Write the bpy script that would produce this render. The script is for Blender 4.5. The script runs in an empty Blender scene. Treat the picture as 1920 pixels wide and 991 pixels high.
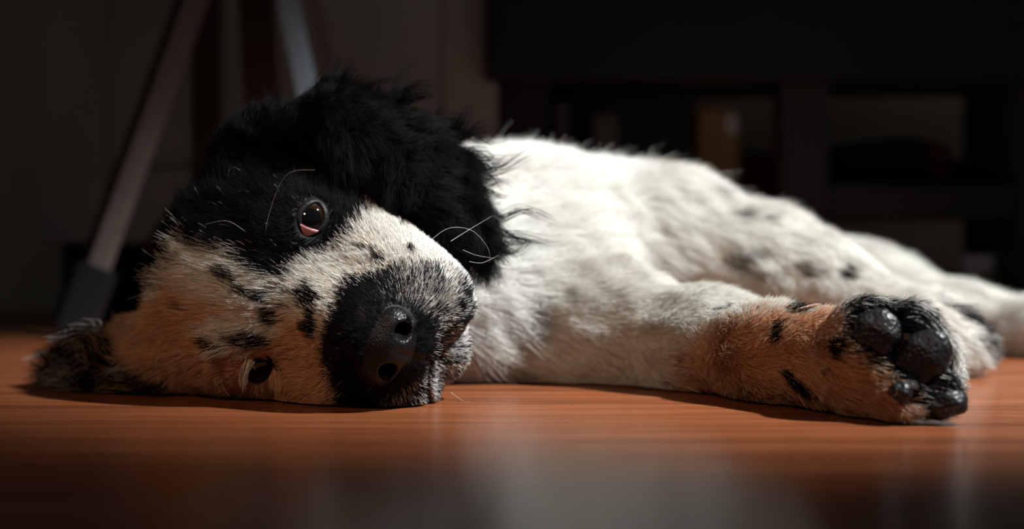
import bpy, bmesh, math, random
import numpy as np
from mathutils import Vector, Matrix, kdtree

rng = np.random.default_rng(7)
random.seed(7)
scene = bpy.context.scene
C = scene.collection

# ------------------------------------------------------------------ camera
FPX, CAMH, HOR, CX = 2667.0, 0.07, 472.0, 960.0
cam_d = bpy.data.cameras.new('camera')
cam = bpy.data.objects.new('camera', cam_d); C.objects.link(cam)
cam.location = (0, 0, CAMH); cam.rotation_euler = (math.pi/2, 0, 0)
cam_d.sensor_width = 36.0; cam_d.lens = FPX*36.0/1920.0
cam_d.shift_y = -(495.5-HOR)/1920.0
cam_d.clip_start = 0.02
cam_d.dof.use_dof = True; cam_d.dof.focus_distance = 0.635; cam_d.dof.aperture_fstop = 4.6
scene.camera = cam

# ------------------------------------------------------------------ light
world = bpy.data.worlds.new('world'); scene.world = world; world.use_nodes = True
bg = world.node_tree.nodes['Background']
bg.inputs['Color'].default_value = (0.85, 0.93, 1.0, 1); bg.inputs['Strength'].default_value = 0.028

sp = bpy.data.lights.new('key_spot', 'SPOT')  # added spot in place of window sun; its soft cone darkens the surrounding floor
so = bpy.data.objects.new('key_spot', sp); C.objects.link(so)
POOL = Vector((0.12, 0.90, 0.0))
LDIR = Vector((0.54, -0.27, 0.84)).normalized()
so.location = POOL + LDIR*2.3
so.rotation_euler = (-LDIR).to_track_quat('-Z', 'Y').to_euler()
sp.energy = 770.0; sp.color = (0.96, 0.985, 1.0)
sp.spot_size = 2*math.atan(0.50/2.3); sp.spot_blend = 0.85
sp.shadow_soft_size = 0.045
# added warm fill, high in front of the puppy, to brighten its shaded side
wl = bpy.data.lights.new('warm_fill_spot', 'SPOT')
wo = bpy.data.objects.new('warm_fill_spot', wl); C.objects.link(wo)
wo.location = (-.55, -.55, .95)
wo.rotation_euler = (Vector((0.0, .74, .03))-wo.location).to_track_quat('-Z', 'Y').to_euler()
wl.energy = 33.0; wl.color = (1.0, .63, .38); wl.spot_size = math.radians(21); wl.spot_blend = 1.0; wl.shadow_soft_size = .10

vs = scene.view_settings
vs.view_transform = 'Standard'; vs.look = 'None'; vs.gamma = 1.0; vs.exposure = 0.0
vs.use_curve_mapping = False

# ------------------------------------------------------------------ helpers
def P(px, py, d):
    return np.array([(px-CX)/FPX*d, d, CAMH+(HOR-py)/FPX*d])
def project(p):
    return np.stack([CX+p[:, 0]/p[:, 1]*FPX, HOR-(p[:, 2]-CAMH)/p[:, 1]*FPX], 1)
def nrm(v):
    v = np.asarray(v, float); return v/max(np.linalg.norm(v), 1e-9)
def nrows(v):
    return v/np.maximum(np.linalg.norm(v, axis=1, keepdims=True), 1e-9)

def mat(name, color=(.5, .5, .5), rough=.5, spec=.5, metal=0.0, noise=None, bump=None, coat=0.0):
    m = bpy.data.materials.new(name); m.use_nodes = True
    nt = m.node_tree; b = nt.nodes['Principled BSDF']
    b.inputs['Base Color'].default_value = (*color, 1); b.inputs['Roughness'].default_value = rough
    b.inputs['Specular IOR Level'].default_value = spec; b.inputs['Metallic'].default_value = metal
    b.inputs['Coat Weight'].default_value = coat
    tc = nt.nodes.new('ShaderNodeTexCoord')
    if noise:
        scale, amt = noise
        n = nt.nodes.new('ShaderNodeTexNoise'); n.inputs['Scale'].default_value = scale; n.inputs['Detail'].default_value = 5
        r = nt.nodes.new('ShaderNodeValToRGB')
        r.color_ramp.elements[0].position = .3; r.color_ramp.elements[1].position = .7
        r.color_ramp.elements[0].color = (*[c*(1-amt) for c in color], 1)
        r.color_ramp.elements[1].color = (*[min(1, c*(1+amt)) for c in color], 1)
        nt.links.new(tc.outputs['Object'], n.inputs['Vector']); nt.links.new(n.outputs['Fac'], r.inputs['Fac'])
        nt.links.new(r.outputs['Color'], b.inputs['Base Color'])
    if bump:
        scale, st, dist = bump
        v = nt.nodes.new('ShaderNodeTexVoronoi'); v.inputs['Scale'].default_value = scale
        bp = nt.nodes.new('ShaderNodeBump'); bp.inputs['Strength'].default_value = st; bp.inputs['Distance'].default_value = dist
        nt.links.new(tc.outputs['Object'], v.inputs['Vector'])
        nt.links.new(v.outputs['Distance'], bp.inputs['Height']); nt.links.new(bp.outputs['Normal'], b.inputs['Normal'])
    return m

def mesh_obj(name, verts, faces, m, parent=None, smooth=False):
    me = bpy.data.meshes.new(name)
    me.from_pydata([tuple(map(float, v)) for v in verts], [], [tuple(f) for f in faces]); me.update()
    if smooth: me.polygons.foreach_set('use_smooth', [True]*len(me.polygons))
    o = bpy.data.objects.new(name, me); C.objects.link(o)
    if m: me.materials.append(m)
    if parent: o.parent = parent
    return o

def bm_obj(name, bm, m, parent=None, smooth=False):
    me = bpy.data.meshes.new(name); bm.to_mesh(me); bm.free()
    if smooth: me.polygons.foreach_set('use_smooth', [True]*len(me.polygons))
    o = bpy.data.objects.new(name, me); C.objects.link(o); me.materials.append(m)
    if parent: o.parent = parent
    return o

def box(name, lo, hi, m, parent=None, bevel=.003, taper=None):
    """axis-aligned bevelled box between two corners"""
    bm = bmesh.new(); bmesh.ops.create_cube(bm, size=1)
    lo = Vector(lo); hi = Vector(hi)
    for v in bm.verts:
        v.co = Vector([lo[i]+(v.co[i]+.5)*(hi[i]-lo[i]) for i in range(3)])
    if bevel: bmesh.ops.bevel(bm, geom=bm.edges[:], offset=bevel, segments=2, affect='EDGES')
    return bm_obj(name, bm, m, parent)

def bar(name, a, b, w, t, m, parent=None, bevel=.002, side=None):
    """rectangular bar from a to b, width w (along side), thickness t"""
    a = Vector(a); b = Vector(b); ax = (b-a); L = ax.length; ax.normalize()
    s = Vector(side or (1, 0, 0)); s = (s-ax*s.dot(ax)).normalized(); q = ax.cross(s)
    bm = bmesh.new(); bmesh.ops.create_cube(bm, size=1)
    for v in bm.verts:
        v.co = a+ax*(v.co.z+.5)*L+s*v.co.x*w+q*v.co.y*t
    bmesh.ops.bevel(bm, geom=bm.edges[:], offset=bevel, segments=2, affect='EDGES')
    return bm_obj(name, bm, m, parent)

def empty(name, loc, label, cat, group=None):
    o = bpy.data.objects.new(name, None); C.objects.link(o); o.location = loc
    o['label'] = label; o['category'] = cat
    if group: o['group'] = group
    return o
def adopt(root):
    """children were made in world space; keep them there"""
    inv = Matrix.Translation(root.location).inverted()
    for o in C.objects:
        if o.parent == root: o.matrix_parent_inverse = inv
def tag(o, label, cat, group=None):
    o['label'] = label; o['category'] = cat
    if group: o['group'] = group
def structure(o, label=None):
    o['kind'] = 'structure'
    if label: o['label'] = label
    return o

# ------------------------------------------------------------------ the room
def floor_material():
    m = bpy.data.materials.new('laminate_floor'); m.use_nodes = True
    nt = m.node_tree; b = nt.nodes['Principled BSDF']; N = nt.nodes.new; Lk = nt.links.new
    tc = N('ShaderNodeTexCoord'); mp = N('ShaderNodeMapping')
    mp.inputs['Rotation'].default_value = (0, 0, math.radians(-17)); mp.inputs['Scale'].default_value = (1.6, 26, 1)
    n1 = N('ShaderNodeTexNoise'); n1.inputs['Scale'].default_value = 3.2; n1.inputs['Detail'].default_value = 8; n1.inputs['Roughness'].default_value = .62; n1.inputs['Distortion'].default_value = .6
    r = N('ShaderNodeValToRGB'); e = r.color_ramp.elements
    e[0].position = .30; e[0].color = (.125, .036, .014, 1); e[1].position = .72; e[1].color = (.29, .096, .038, 1)
    k = e.new(.5); k.color = (.215, .066, .025, 1)
    mp2 = N('ShaderNodeMapping'); mp2.inputs['Rotation'].default_value = (0, 0, math.radians(-17)); mp2.inputs['Scale'].default_value = (14, 300, 1)
    n2 = N('ShaderNodeTexNoise'); n2.inputs['Scale'].default_value = 2.0; n2.inputs['Detail'].default_value = 3
    mx = N('ShaderNodeMixRGB'); mx.blend_type = 'MULTIPLY'; mx.inputs['Fac'].default_value = .35
    Lk(tc.outputs['Object'], mp.inputs['Vector']); Lk(mp.outputs['Vector'], n1.inputs['Vector']); Lk(n1.outputs['Fac'], r.inputs['Fac'])
    Lk(tc.outputs['Object'], mp2.inputs['Vector']); Lk(mp2.outputs['Vector'], n2.inputs['Vector'])
    Lk(r.outputs['Color'], mx.inputs['Color1']); Lk(n2.outputs['Fac'], mx.inputs['Color2'])
    Lk(mx.outputs['Color'], b.inputs['Base Color'])
    b.inputs['Roughness'].default_value = .27; b.inputs['Specular IOR Level'].default_value = .24
    bp = N('ShaderNodeBump'); bp.inputs['Strength'].default_value = .06; bp.inputs['Distance'].default_value = .0006
    Lk(n2.outputs['Fac'], bp.inputs['Height']); Lk(bp.outputs['Normal'], b.inputs['Normal'])
    return m
M_floor = floor_material()
M_wall = mat('beige_wall_paint', (.66, .55, .42), .9, .2, noise=(6, .06))
M_cab = mat('grey_cabinet_front', (.30, .34, .33), .55, .3, noise=(5, .08))
M_black = mat('black_furniture', (.012, .012, .013), .5, .3, noise=(9, .2))
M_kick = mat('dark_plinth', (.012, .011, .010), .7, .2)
M_ceil = mat('ceiling_paint', (.3, .3, .3), .9, .1)

structure(box('floor', (-2.2, -.9, -.03), (2.2, 1.75, 0), M_floor, bevel=0), 'glossy reddish brown wood laminate floor')
structure(box('wall_back', (-2.2, 1.75, -.03), (2.2, 1.81, 2.5), M_wall, bevel=0), 'beige wall behind the black bench')


# ---- shaker cabinet with a dark toe space
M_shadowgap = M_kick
cabx0, cabx1, caby = (75-CX)/FPX*1.37, (933-CX)/FPX*1.37, 1.37
cab = empty('base_cabinet', ((cabx0+cabx1)/2, 1.5, 0), 'pale grey base cabinet with framed door above a dark toe space', 'cabinet')
box('carcass', (cabx0, caby+.019, .078), (cabx1, 1.745, .86), M_cab, cab)
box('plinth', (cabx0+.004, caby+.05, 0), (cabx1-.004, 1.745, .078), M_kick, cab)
cdoor = empty('door', ((cabx0+cabx1)/2, caby, .08), '', ''); del cdoor['label'], cdoor['category']; cdoor.parent = cab
st = .064
box('stile', (cabx0, caby, .080), (cabx0+st, caby+.018, .84), M_cab, cdoor, .002)
box('stile', (cabx1-st+.012, caby, .080), (cabx1, caby+.018, .84), M_cab, cdoor, .002)
box('rail', (cabx0+st+.0005, caby, .080), (cabx1-st+.0115, caby+.018, .151), M_cab, cdoor, .002)
box('rail', (cabx0+st+.0005, caby, .77), (cabx1-st+.0115, caby+.018, .84), M_cab, cdoor, .002)
box('door_panel', (cabx0+st-.004, caby+.008, .145), (cabx1-st+.016, caby+.015, .776), M_cab, cdoor, .001)
M_steel = mat('brushed_steel', (.26, .30, .34), .55, .5, .25, noise=(40, .08))
bm = bmesh.new(); bmesh.ops.create_cone(bm, cap_ends=True, segments=16, radius1=.006, radius2=.006, depth=.14)
hd = bm_obj('handle', bm, M_steel, cdoor, True); hd.location = (cabx1-.03, caby-.03, .70)
inv = Matrix.Translation(cab.location).inverted(); cdoor.matrix_parent_inverse = inv
for o in list(C.objects):
    if o.parent == cdoor: o.matrix_parent_inverse = Matrix.Translation(Vector(cdoor.location)).inverted()
adopt(cab)

# ---- folding stool: two A-frames of flat aluminium legs with rubber feet, dark seat
M_alu = mat('dull_aluminium', (.30, .27, .25), .5, .5, .6, noise=(30, .12))
M_rub = mat('black_rubber', (.012, .014, .018), .55, .4)
M_seat = mat('dark_seat_vinyl', (.02, .02, .022), .5, .4, noise=(40, .2))
stool = empty('folding_stool', tuple(P(480, 640, 1.22)*np.array([1, 1, 0])), 'folding stool with splayed metal legs and black rubber feet, grouped with dark wooden chair legs', 'stool')
def leg_line(p1, p2, d, ztop=.43, z0=0.0):
    a = P(*p1, d); b = P(*p2, d); v = b-a
    return a+v*((z0-a[2])/v[2]), a+v*((ztop-a[2])/v[2])
for p1, p2, d, w, mm in (((222, 400), (350, 50), 1.17, .018, M_alu), ((204, 400), (330, 50), 1.29, .016, M_black), ((568, 140), (546, 40), 1.17, .018, M_steel), ((622, 140), (597, 40), 1.29, .010, M_alu)):  # rear left leg is black, its shade put into the material
    lo_, hi_ = leg_line(p1, p2, d)
    lg = bar('leg', lo_+(hi_-lo_)*.02, hi_, w, .012, mm, stool)
    left = p1[0] < 400
    ax = nrm(hi_-lo_)
    ft = bar('rubber_foot', lo_+np.array([0, 0, .0025]), lo_+ax*(.062 if left else .04), w+.012, .024, M_rub, lg, .003)
seat_c = (leg_line((222, 400), (350, 50), 1.17)[1]+leg_line((568, 140), (546, 40), 1.17)[1])/2
box('seat', (seat_c[0]-.14, 1.13, .43), (seat_c[0]+.14, 1.33, .455), M_seat, stool, .008)
bar('hinge_rod', (seat_c[0], 1.15, .40), (seat_c[0], 1.31, .40), .01, .01, M_steel, stool)
M_wood = mat('dark_brown_wood', (.035, .016, .008), .45, .4, noise=(14, .35))
cx0 = P(388, 300, 1.30)[0]; cx1 = P(490, 300, 1.23)[0]
bar('chair_leg', (cx0, 1.30, .002), (cx0, 1.30, .43), .024, .024, M_wood, stool, .003)  # legs of a separate wooden chair, grouped under the stool
bar('chair_leg', (cx1+.012, 1.23, .002), (cx1-.012, 1.23, .43), .028, .026, M_wood, stool, .003)
adopt(stool)

# ---- low black bench with three uprights and a lower shelf
bench = empty('low_bench', (.28, 1.45, 0), 'low black bench with three uprights and a lower shelf', 'bench')
D0 = 1.38
def bx(px, d=D0): return (px-CX)/FPX*d
def bz(py, d=D0): return CAMH+(HOR-py)/FPX*d
M_upr = mat('dark_metal_upright', (.020, .021, .022), .55, .4, noise=(12, .2))
box('bench_top', (bx(938), D0-.010, bz(148)), (bx(2010), 1.55, .42), M_black, bench)
box('bench_nosing', (bx(908, 1.34), 1.335, bz(150, 1.34)), (bx(2010), 1.3685, .42), M_black, bench)
for a, b in ((938, 1032), (1466, 1556), (1905, 2000)):
    box('upright', (bx(a), D0, 0), (bx(b), D0+.05, bz(148)), M_upr if a > 1000 else M_black, bench)
    if a != 1466: box('upright', (bx(a), 1.50, 0), (bx(b), 1.545, bz(148)), M_black, bench)
box('lower_shelf', (bx(1556), D0+.004, bz(408)), (bx(1905), 1.55, bz(345)), M_upr, bench, .004)
box('back_panel', (bx(1032), 1.53, 0), (bx(1300, 1.53), 1.545, bz(148)), M_black, bench)
adopt(bench)

M_card = mat('brown_card', (.30, .21, .10), .8, .2, noise=(20, .12))
M_red = mat('dark_red_cloth', (.060, .008, .008), .8, .2, noise=(25, .3))
M_dark = mat('black_cloth', (.010, .009, .009), .85, .2, noise=(25, .3))
M_pale = mat('pale_plastic', (.62, .66, .72), .4, .4)
M_olive = mat('olive_card', (.16, .15, .06), .8, .2, noise=(30, .15))
M_gr = mat('dark_grey_binder', (.10, .105, .115), .7, .2, noise=(15, .2))

kb = empty('cardboard_box', (bx(1349, 1.5), 1.53, 0), 'tall narrow brown cardboard box with a white sticker beside the bench upright', 'box')
box('box_body', (bx(1312, 1.5), 1.5, 0), (bx(1386, 1.5), 1.56, bz(206, 1.5)), M_card, kb, .002)
box('sticker', (bx(1362, 1.5), 1.4988, bz(252, 1.5)), (bx(1382, 1.5), 1.5002, bz(214, 1.5)), M_pale, kb, .0002)
box('lid_flap', (bx(1310, 1.5), 1.499, bz(206, 1.5)), (bx(1388, 1.5), 1.561, bz(203, 1.5)), M_card, kb, .001)
adopt(kb)
for (a, b, t, nm) in ((1042, 1066, 190, 'thin'), (1112, 1160, 212, 'wide')):
    e_ = empty('ring_binder', (bx((a+b)/2, 1.45), 1.48, 0), f'{nm} dark grey binder standing under the bench', 'binder')
    box('cover', (bx(a, 1.45), 1.45, 0), (bx(b, 1.45), 1.52, bz(t, 1.45)), M_gr, e_, .002)
    box('spine_label', (bx(a, 1.45)+.003, 1.4492, bz(t, 1.45)-.055), (bx(b, 1.45)-.003, 1.4502, bz(t, 1.45)-.02), M_pale if nm == 'none' else M_gr, e_, .0003)
    adopt(e_)

def prism(name, poly, y0, y1, m, parent=None, bevel=.004):
    """poly: (x, z) outline, extruded from y0 to y1"""
    bm = bmesh.new(); f0 = [bm.verts.new((x, y0, z)) for x, z in poly]; f1 = [bm.verts.new((x, y1, z)) for x, z in poly]; n = len(poly)
    bm.faces.new(f0); bm.faces.new(f1[::-1])
    for i in range(n): bm.faces.new((f0[i], f1[i], f1[(i+1) % n], f0[(i+1) % n]))
    bmesh.ops.recalc_face_normals(bm, faces=bm.faces[:])
    bmesh.ops.bevel(bm, geom=bm.edges[:], offset=bevel, segments=2, affect='EDGES')
    return bm_obj(name, bm, m, parent)
DB = 1.47
bag = empty('cloth_bag', (bx(1690, DB), DB+.05, bz(345)), 'black cloth bag with a dark red strap lying on the bench shelf', 'bag')
zs = bz(345)+.0002
prism('bag_body', [(bx(1566, DB), zs), (bx(1842, DB), zs), (bx(1836, DB), bz(332, DB)), (bx(1800, DB), bz(300, DB)), (bx(1750, DB), bz(262, DB)), (bx(1690, DB), bz(256, DB)), (bx(1566, DB), bz(272, DB))], DB, DB+.07, M_dark, bag, .002)
box('strap', (bx(1742, DB), DB-.004, zs), (bx(1778, DB), DB+.002, bz(270, DB)), M_red, bag, .001)
adopt(bag)
rb_ = empty('storage_box', (bx(1425, 1.5), 1.55, 0), 'dark red storage box on the floor between card box and upright', 'box')
box('box_body', (bx(1392, 1.5), 1.5, 0), (bx(1462, 1.5), 1.59, bz(296, 1.5)), M_red, rb_, .003)
box('box_lid', (bx(1390, 1.5), 1.497, bz(296, 1.5)), (bx(1464, 1.5), 1.593, bz(286, 1.5)), M_dark, rb_, .002)
adopt(rb_)
ob = empty('carton', (bx(1835, 1.44), 1.46, 0), 'low olive card carton under the bench shelf', 'box')
box('carton_body', (bx(1795, 1.44), 1.44, 0), (bx(1885, 1.44), 1.49, bz(523, 1.44)), M_olive, ob, .002)
box('carton_lid', (bx(1793, 1.44), 1.438, bz(523, 1.44)), (bx(1887, 1.44), 1.492, bz(513, 1.44)), M_olive, ob, .001)
adopt(ob)
tb = empty('plastic_tub', (bx(1838, 1.44), 1.46, bz(513, 1.44)), 'small pale plastic tub standing on the olive carton', 'tub')
box('tub_body', (bx(1808, 1.445), 1.445, bz(513, 1.44)+.0003), (bx(1868, 1.445), 1.485, bz(486, 1.445)), M_pale, tb, .004)
box('tub_lid', (bx(1805, 1.445), 1.443, bz(486, 1.445)), (bx(1871, 1.445), 1.487, bz(478, 1.445)), M_pale, tb, .002)
adopt(tb)

# ================================================================== THE PUPPY
# ---- head frame: F forward (muzzle), L the puppy's left (upwards), U its crown
Fv = nrm([0.55, -0.80, -0.27]); Lv = np.array([0.33, 0.0, 0.94]); Lv = nrm(Lv-Fv*Lv.dot(Fv)); Uv = np.cross(Fv, Lv)
R3 = np.stack([Fv, Lv, Uv], 1)                       # columns
O = P(539, 548, .66)
def H(f, l, u):                                      # head centimetres -> world metres
    return O + R3 @ (np.array([f, l, u])*.01)

prims = []
def ell(c, radii, axes=None, k=.012, flow=(0, 0, 0), ln=.01, grp='head', cut=False):
    prims.append(dict(t='ell', c=np.asarray(c, float), r=np.asarray(radii, float), A=np.eye(3) if axes is None else axes, k=k, flow=np.asarray(flow, float), ln=ln, grp=grp, cut=cut))
def cap(a, b, ra, rb, k=.012, flow=None, ln=.01, grp='head', cut=False):
    a = np.asarray(a, float); b = np.asarray(b, float)
    prims.append(dict(t='cap', a=a, b=b, ra=ra, rb=rb, k=k, flow=nrm(b-a) if flow is None else np.asarray(flow, float), ln=ln, grp=grp, cut=cut))
def tri(a, b, c, r, k=.008, flow=(0, 0, 0), ln=.02, grp='ear', cut=False):
    prims.append(dict(t='tri', a=np.asarray(a, float), b=np.asarray(b, float), c=np.asarray(c, float), r=r, k=k, flow=np.asarray(flow, float), ln=ln, grp=grp, cut=cut))

def sdf(p, X):
    if p['t'] == 'ell':
        q = (X-p['c']) @ p['A']
        k0 = np.linalg.norm(q/p['r'], axis=-1); k1 = np.linalg.norm(q/p['r']**2, axis=-1)
        return k0*(k0-1.0)/np.maximum(k1, 1e-6)
    if p['t'] == 'cap':
        ab = p['b']-p['a']; h = np.clip(((X-p['a']) @ ab)/(ab @ ab), 0, 1)
        return np.linalg.norm(X-p['a']-h[..., None]*ab, axis=-1)-(p['ra']+(p['rb']-p['ra'])*h)
    a, b, c = p['a'], p['b'], p['c']
    ba, pa, cb, pb, ac, pc = b-a, X-a, c-b, X-b, a-c, X-c
    n = np.cross(ba, ac); d2 = lambda v: np.einsum('...i,...i', v, v)
    s = np.sign(pa @ np.cross(ba, n))+np.sign(pb @ np.cross(cb, n))+np.sign(pc @ np.cross(ac, n))
    e = np.minimum(np.minimum(d2(ba*np.clip((pa @ ba)/(ba @ ba), 0, 1)[..., None]-pa),
                              d2(cb*np.clip((pb @ cb)/(cb @ cb), 0, 1)[..., None]-pb)),
                   d2(ac*np.clip((pc @ ac)/(ac @ ac), 0, 1)[..., None]-pc))
    return np.sqrt(np.where(s < 2, e, (pa @ n)**2/(n @ n)))-p['r']

def pbox(p, m):
    if p['t'] == 'ell': r = p['r'].max(); return p['c']-r-m, p['c']+r+m
    if p['t'] == 'cap': r = max(p['ra'], p['rb']); q = np.stack([p['a'], p['b']])
    else: r = p['r']; q = np.stack([p['a'], p['b'], p['c']])
    return q.min(0)-r-m, q.max(0)+r+m

def build_field(plist, lo, hi, h, floor=True):
    lo = np.asarray(lo, float); n = np.ceil((np.asarray(hi)-lo)/h).astype(int)+1
    G = np.full(n, .03, np.float32)
    for p in plist:
        a, b = pbox(p, p['k']+.008)
        i0 = np.clip(np.floor((a-lo)/h).astype(int), 0, n); i1 = np.clip(np.ceil((b-lo)/h).astype(int)+1, 0, n)
        if (i1 <= i0).any(): continue
        ax = [lo[i]+h*np.arange(i0[i], i1[i]) for i in range(3)]
        X = np.stack(np.meshgrid(*ax, indexing='ij'), -1)
        d = sdf(p, X).astype(np.float32); sl = tuple(slice(i0[i], i1[i]) for i in range(3)); g = G[sl]; k = p['k']
        if p['cut']:
            hh = np.maximum(k-np.abs(g+d), 0)/k; G[sl] = np.maximum(g, -d)+hh*hh*k*.25
        else:
            hh = np.maximum(k-np.abs(g-d), 0)/k; G[sl] = np.minimum(g, d)-hh*hh*k*.25
    if floor:
        z = lo[2]+h*np.arange(n[2]); d = (.0006-z).astype(np.float32)[None, None, :]; k = .006
        hh = np.maximum(k-np.abs(G-d), 0)/k; G = np.maximum(G, np.broadcast_to(d, G.shape))+0*hh
    G[0] = G[-1] = .03; G[:, 0] = G[:, -1] = .03; G[:, :, 0] = G[:, :, -1] = .03
    return G

def surface_nets(G, lo, h):
    lo = np.asarray(lo, float); S = G < 0
    def c(A, i, j, k): return A[i:A.shape[0]-1+i, j:A.shape[1]-1+j, k:A.shape[2]-1+k]
    cnt = sum(c(S, i, j, k).astype(np.int8) for i in (0, 1) for j in (0, 1) for k in (0, 1))
    act = (cnt > 0) & (cnt < 8)
    idx = np.argwhere(act); vid = np.full(act.shape, -1, np.int32); vid[act] = np.arange(len(idx))
    acc = np.zeros((len(idx), 3)); w = np.zeros(len(idx))
    for ax in range(3):
        o1, o2 = [a for a in range(3) if a != ax]
        for u in (0, 1):
            for v in (0, 1):
                off = np.zeros(3, int); off[o1] = u; off[o2] = v
                i0 = idx+off; i1 = i0.copy(); i1[:, ax] += 1
                g0 = G[i0[:, 0], i0[:, 1], i0[:, 2]]; g1 = G[i1[:, 0], i1[:, 1], i1[:, 2]]
                m = (g0 < 0) != (g1 < 0)
                t = np.where(m, g0/np.where(m, g0-g1, 1), 0)
                q = i0.astype(float); q[:, ax] += t
                acc[m] += q[m]; w[m] += 1
    V = lo+h*(acc/w[:, None])
    faces = []
    for ax in range(3):
        o1, o2 = (ax+1) % 3, (ax+2) % 3
        sh = np.array(G.shape)
        A = [slice(0, s) for s in sh]; B = [slice(0, s) for s in sh]
        A[ax] = slice(0, sh[ax]-1); B[ax] = slice(1, sh[ax])
        ch = S[tuple(A)] != S[tuple(B)]
        e = np.argwhere(ch); e = e[(e[:, o1] > 0) & (e[:, o2] > 0)]
        e = e[(e[:, o1] < sh[o1]-1) & (e[:, o2] < sh[o2]-1)]
        qs = []
        for (u, v) in ((-1, -1), (0, -1), (0, 0), (-1, 0)):
            q = e.copy(); q[:, o1] += u; q[:, o2] += v; qs.append(vid[q[:, 0], q[:, 1], q[:, 2]])
        f = np.stack(qs, 1); inside = S[e[:, 0], e[:, 1], e[:, 2]]
        f[~inside] = f[~inside][:, ::-1]
        faces.append(f)
    return V, np.concatenate(faces)

def np_mesh(name, V, F, m, parent, smooth=True):
    me = bpy.data.meshes.new(name)
    me.vertices.add(len(V)); me.vertices.foreach_set('co', V.astype(np.float32).ravel())
    me.loops.add(F.size); me.loops.foreach_set('vertex_index', F.astype(np.int32).ravel())
    me.polygons.add(len(F)); me.polygons.foreach_set('loop_start', np.arange(len(F), dtype=np.int32)*F.shape[1])
    me.polygons.foreach_set('use_smooth', np.full(len(F), smooth)); me.update(calc_edges=True); me.validate()
    o = bpy.data.objects.new(name, me); C.objects.link(o); me.materials.append(m)
    if parent: o.parent = parent
    return o

# ---- skull, cheeks, muzzle (head centimetres)
def hell(c, r, k=1.2, ln=.9, grp='head', cut=False): ell(H(*c), np.array(r)*.01, R3, k*.01, (0, 0, 0), ln*.01, grp, cut)
def hcap(a, b, ra, rb, k=1.2, ln=.7, grp='head', cut=False): cap(H(*a), H(*b), ra*.01, rb*.01, k*.01, (0, 0, 0), ln*.01, grp, cut)
hell((-3.4, .2, -.4), (4.4, 4.4, 3.3), ln=.7)
hell((-1.5, 0, 1.2), (3.0, 3.4, 1.9), ln=.7)
for s in (-1, 1):
    hell((-2.0, 2.9*s, -1.8), (3.5, 2.5, 3.3), ln=1.1)          # cheek
    hell((-.8, 2.6*s, .8), (1.6, 1.9, 1.5), k=1.0, ln=.6)        # brow
    hell((-.2, 2.4*s, -1.8), (2.2, 1.7, 1.8), k=1.0, ln=.6)      # below the eye
    hell((3.4, 2.35*s, -4.5), (2.6, 2.0, 2.8), k=.8, ln=.5)       # flews
    hell((1.5, 2.9*s, -3.2), (2.8, 2.0, 2.7), k=1.0, ln=.6)
hell((.1, -1.9, .7), (1.3, 1.2, 1.2), k=1.0, ln=.9)                # lower brow
hcap((.2, 0, -.6), (4.7, 0, -1.5), 2.1, 1.75, ln=.5)             # bridge
hcap((.5, 0, -2.4), (4.3, 0, -2.8), 3.1, 2.65, ln=.5)
hcap((-1.5, 0, -4.2), (3.0, 0, -6.6), 2.7, 1.85, k=.8, ln=.6)    # chin
# mouth line under the nose and back along both lips
hcap((7.0, 0, -3.2), (6.6, 0, -4.4), .14, .18, k=.3, cut=True)
for s in (-1, 1):
    hcap((6.3, 0, -4.5), (5.1, 2.8*s, -6.2), .2, .2, k=.4, cut=True)
    hcap((5.1, 2.8*s, -6.2), (2.4, 4.2*s, -7.0), .2, .2, k=.4, cut=True)

cap(H(-3.2, -3.0, .2), P(255, 665, .742), .022, .013, k=.02, ln=.012)
for s in (-1, 1): hell((6.3, .9*s, -2.1), (1.5, .5, .55), k=.2, cut=True)   # room behind the nostrils
MOUTH = [p for p in prims if p['cut']]
# ---- ears
ub = [P(x, y, d) for x, y, d in ((500, 270, .70), (630, 243, .70), (745, 268, .705), (820, 318, .71), (850, 390, .71), (885, 448, .705),
                                  (640, 268, .685), (725, 318, .685), (795, 366, .69), (842, 418, .695))]
ef = lambda a, b: nrm(ub[b]-ub[a])
for a, b, c, f in ((0, 1, 6, (0, 2)), (1, 2, 6, (1, 3)), (2, 6, 7, (1, 3)), (2, 3, 7, (2, 4)), (3, 7, 8, (2, 4)), (3, 4, 8, (3, 5)), (4, 8, 9, (3, 5)), (4, 5, 9, (3, 5))):
    tri(ub[a], ub[b], ub[c], .007, k=.010, flow=ef(*f), ln=.018, grp='ear')
cap(P(470, 310, .71), P(630, 262, .70), .013, .013, k=.02, flow=nrm([.3, .3, .9]), ln=.016, grp='ear')
cap(P(630, 262, .70), P(750, 290, .70), .012, .010, k=.016, flow=nrm([1, .2, .3]), ln=.018, grp='ear')
# lower ear spread on the floor
lb = [P(x, y, d) for x, y, d in ((330, 700, .725), (260, 672, .745), (190, 672, .75), (140, 705, .74), (200, 715, .725), (330, 718, .705))]
for a, b, c in ((0, 1, 4), (1, 2, 4), (2, 3, 4), (0, 4, 5)):
    tri(lb[a], lb[b], lb[c], .008, k=.012, flow=nrm(lb[3]-lb[0]), ln=.018, grp='ear2')
# ---- neck and trunk
nb = H(-5.0, 0, -.6)
cap(nb, (-.02, .84, .056), .042, .056, k=.025, ln=.014, grp='neck')
cap(H(-3, 1.5, -3.5), (.0, .825, .046), .032, .040, k=.02, ln=.016, grp='neck')
tq = nrm([.7, .68, 0]); vq = nrm([.68, -.7, 0])
AX = np.stack([tq, vq, [0, 0, 1]], 1)
ell((.005, .895, .066), (.10, .078, .066), AX, .025, tq, .014, 'body')
ell((.075, .980, .063), (.11, .074, .064), AX, .025, tq, .014, 'body')
ell((.160, 1.075, .046), (.10, .066, .050), AX, .025, tq, .013, 'body')
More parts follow.
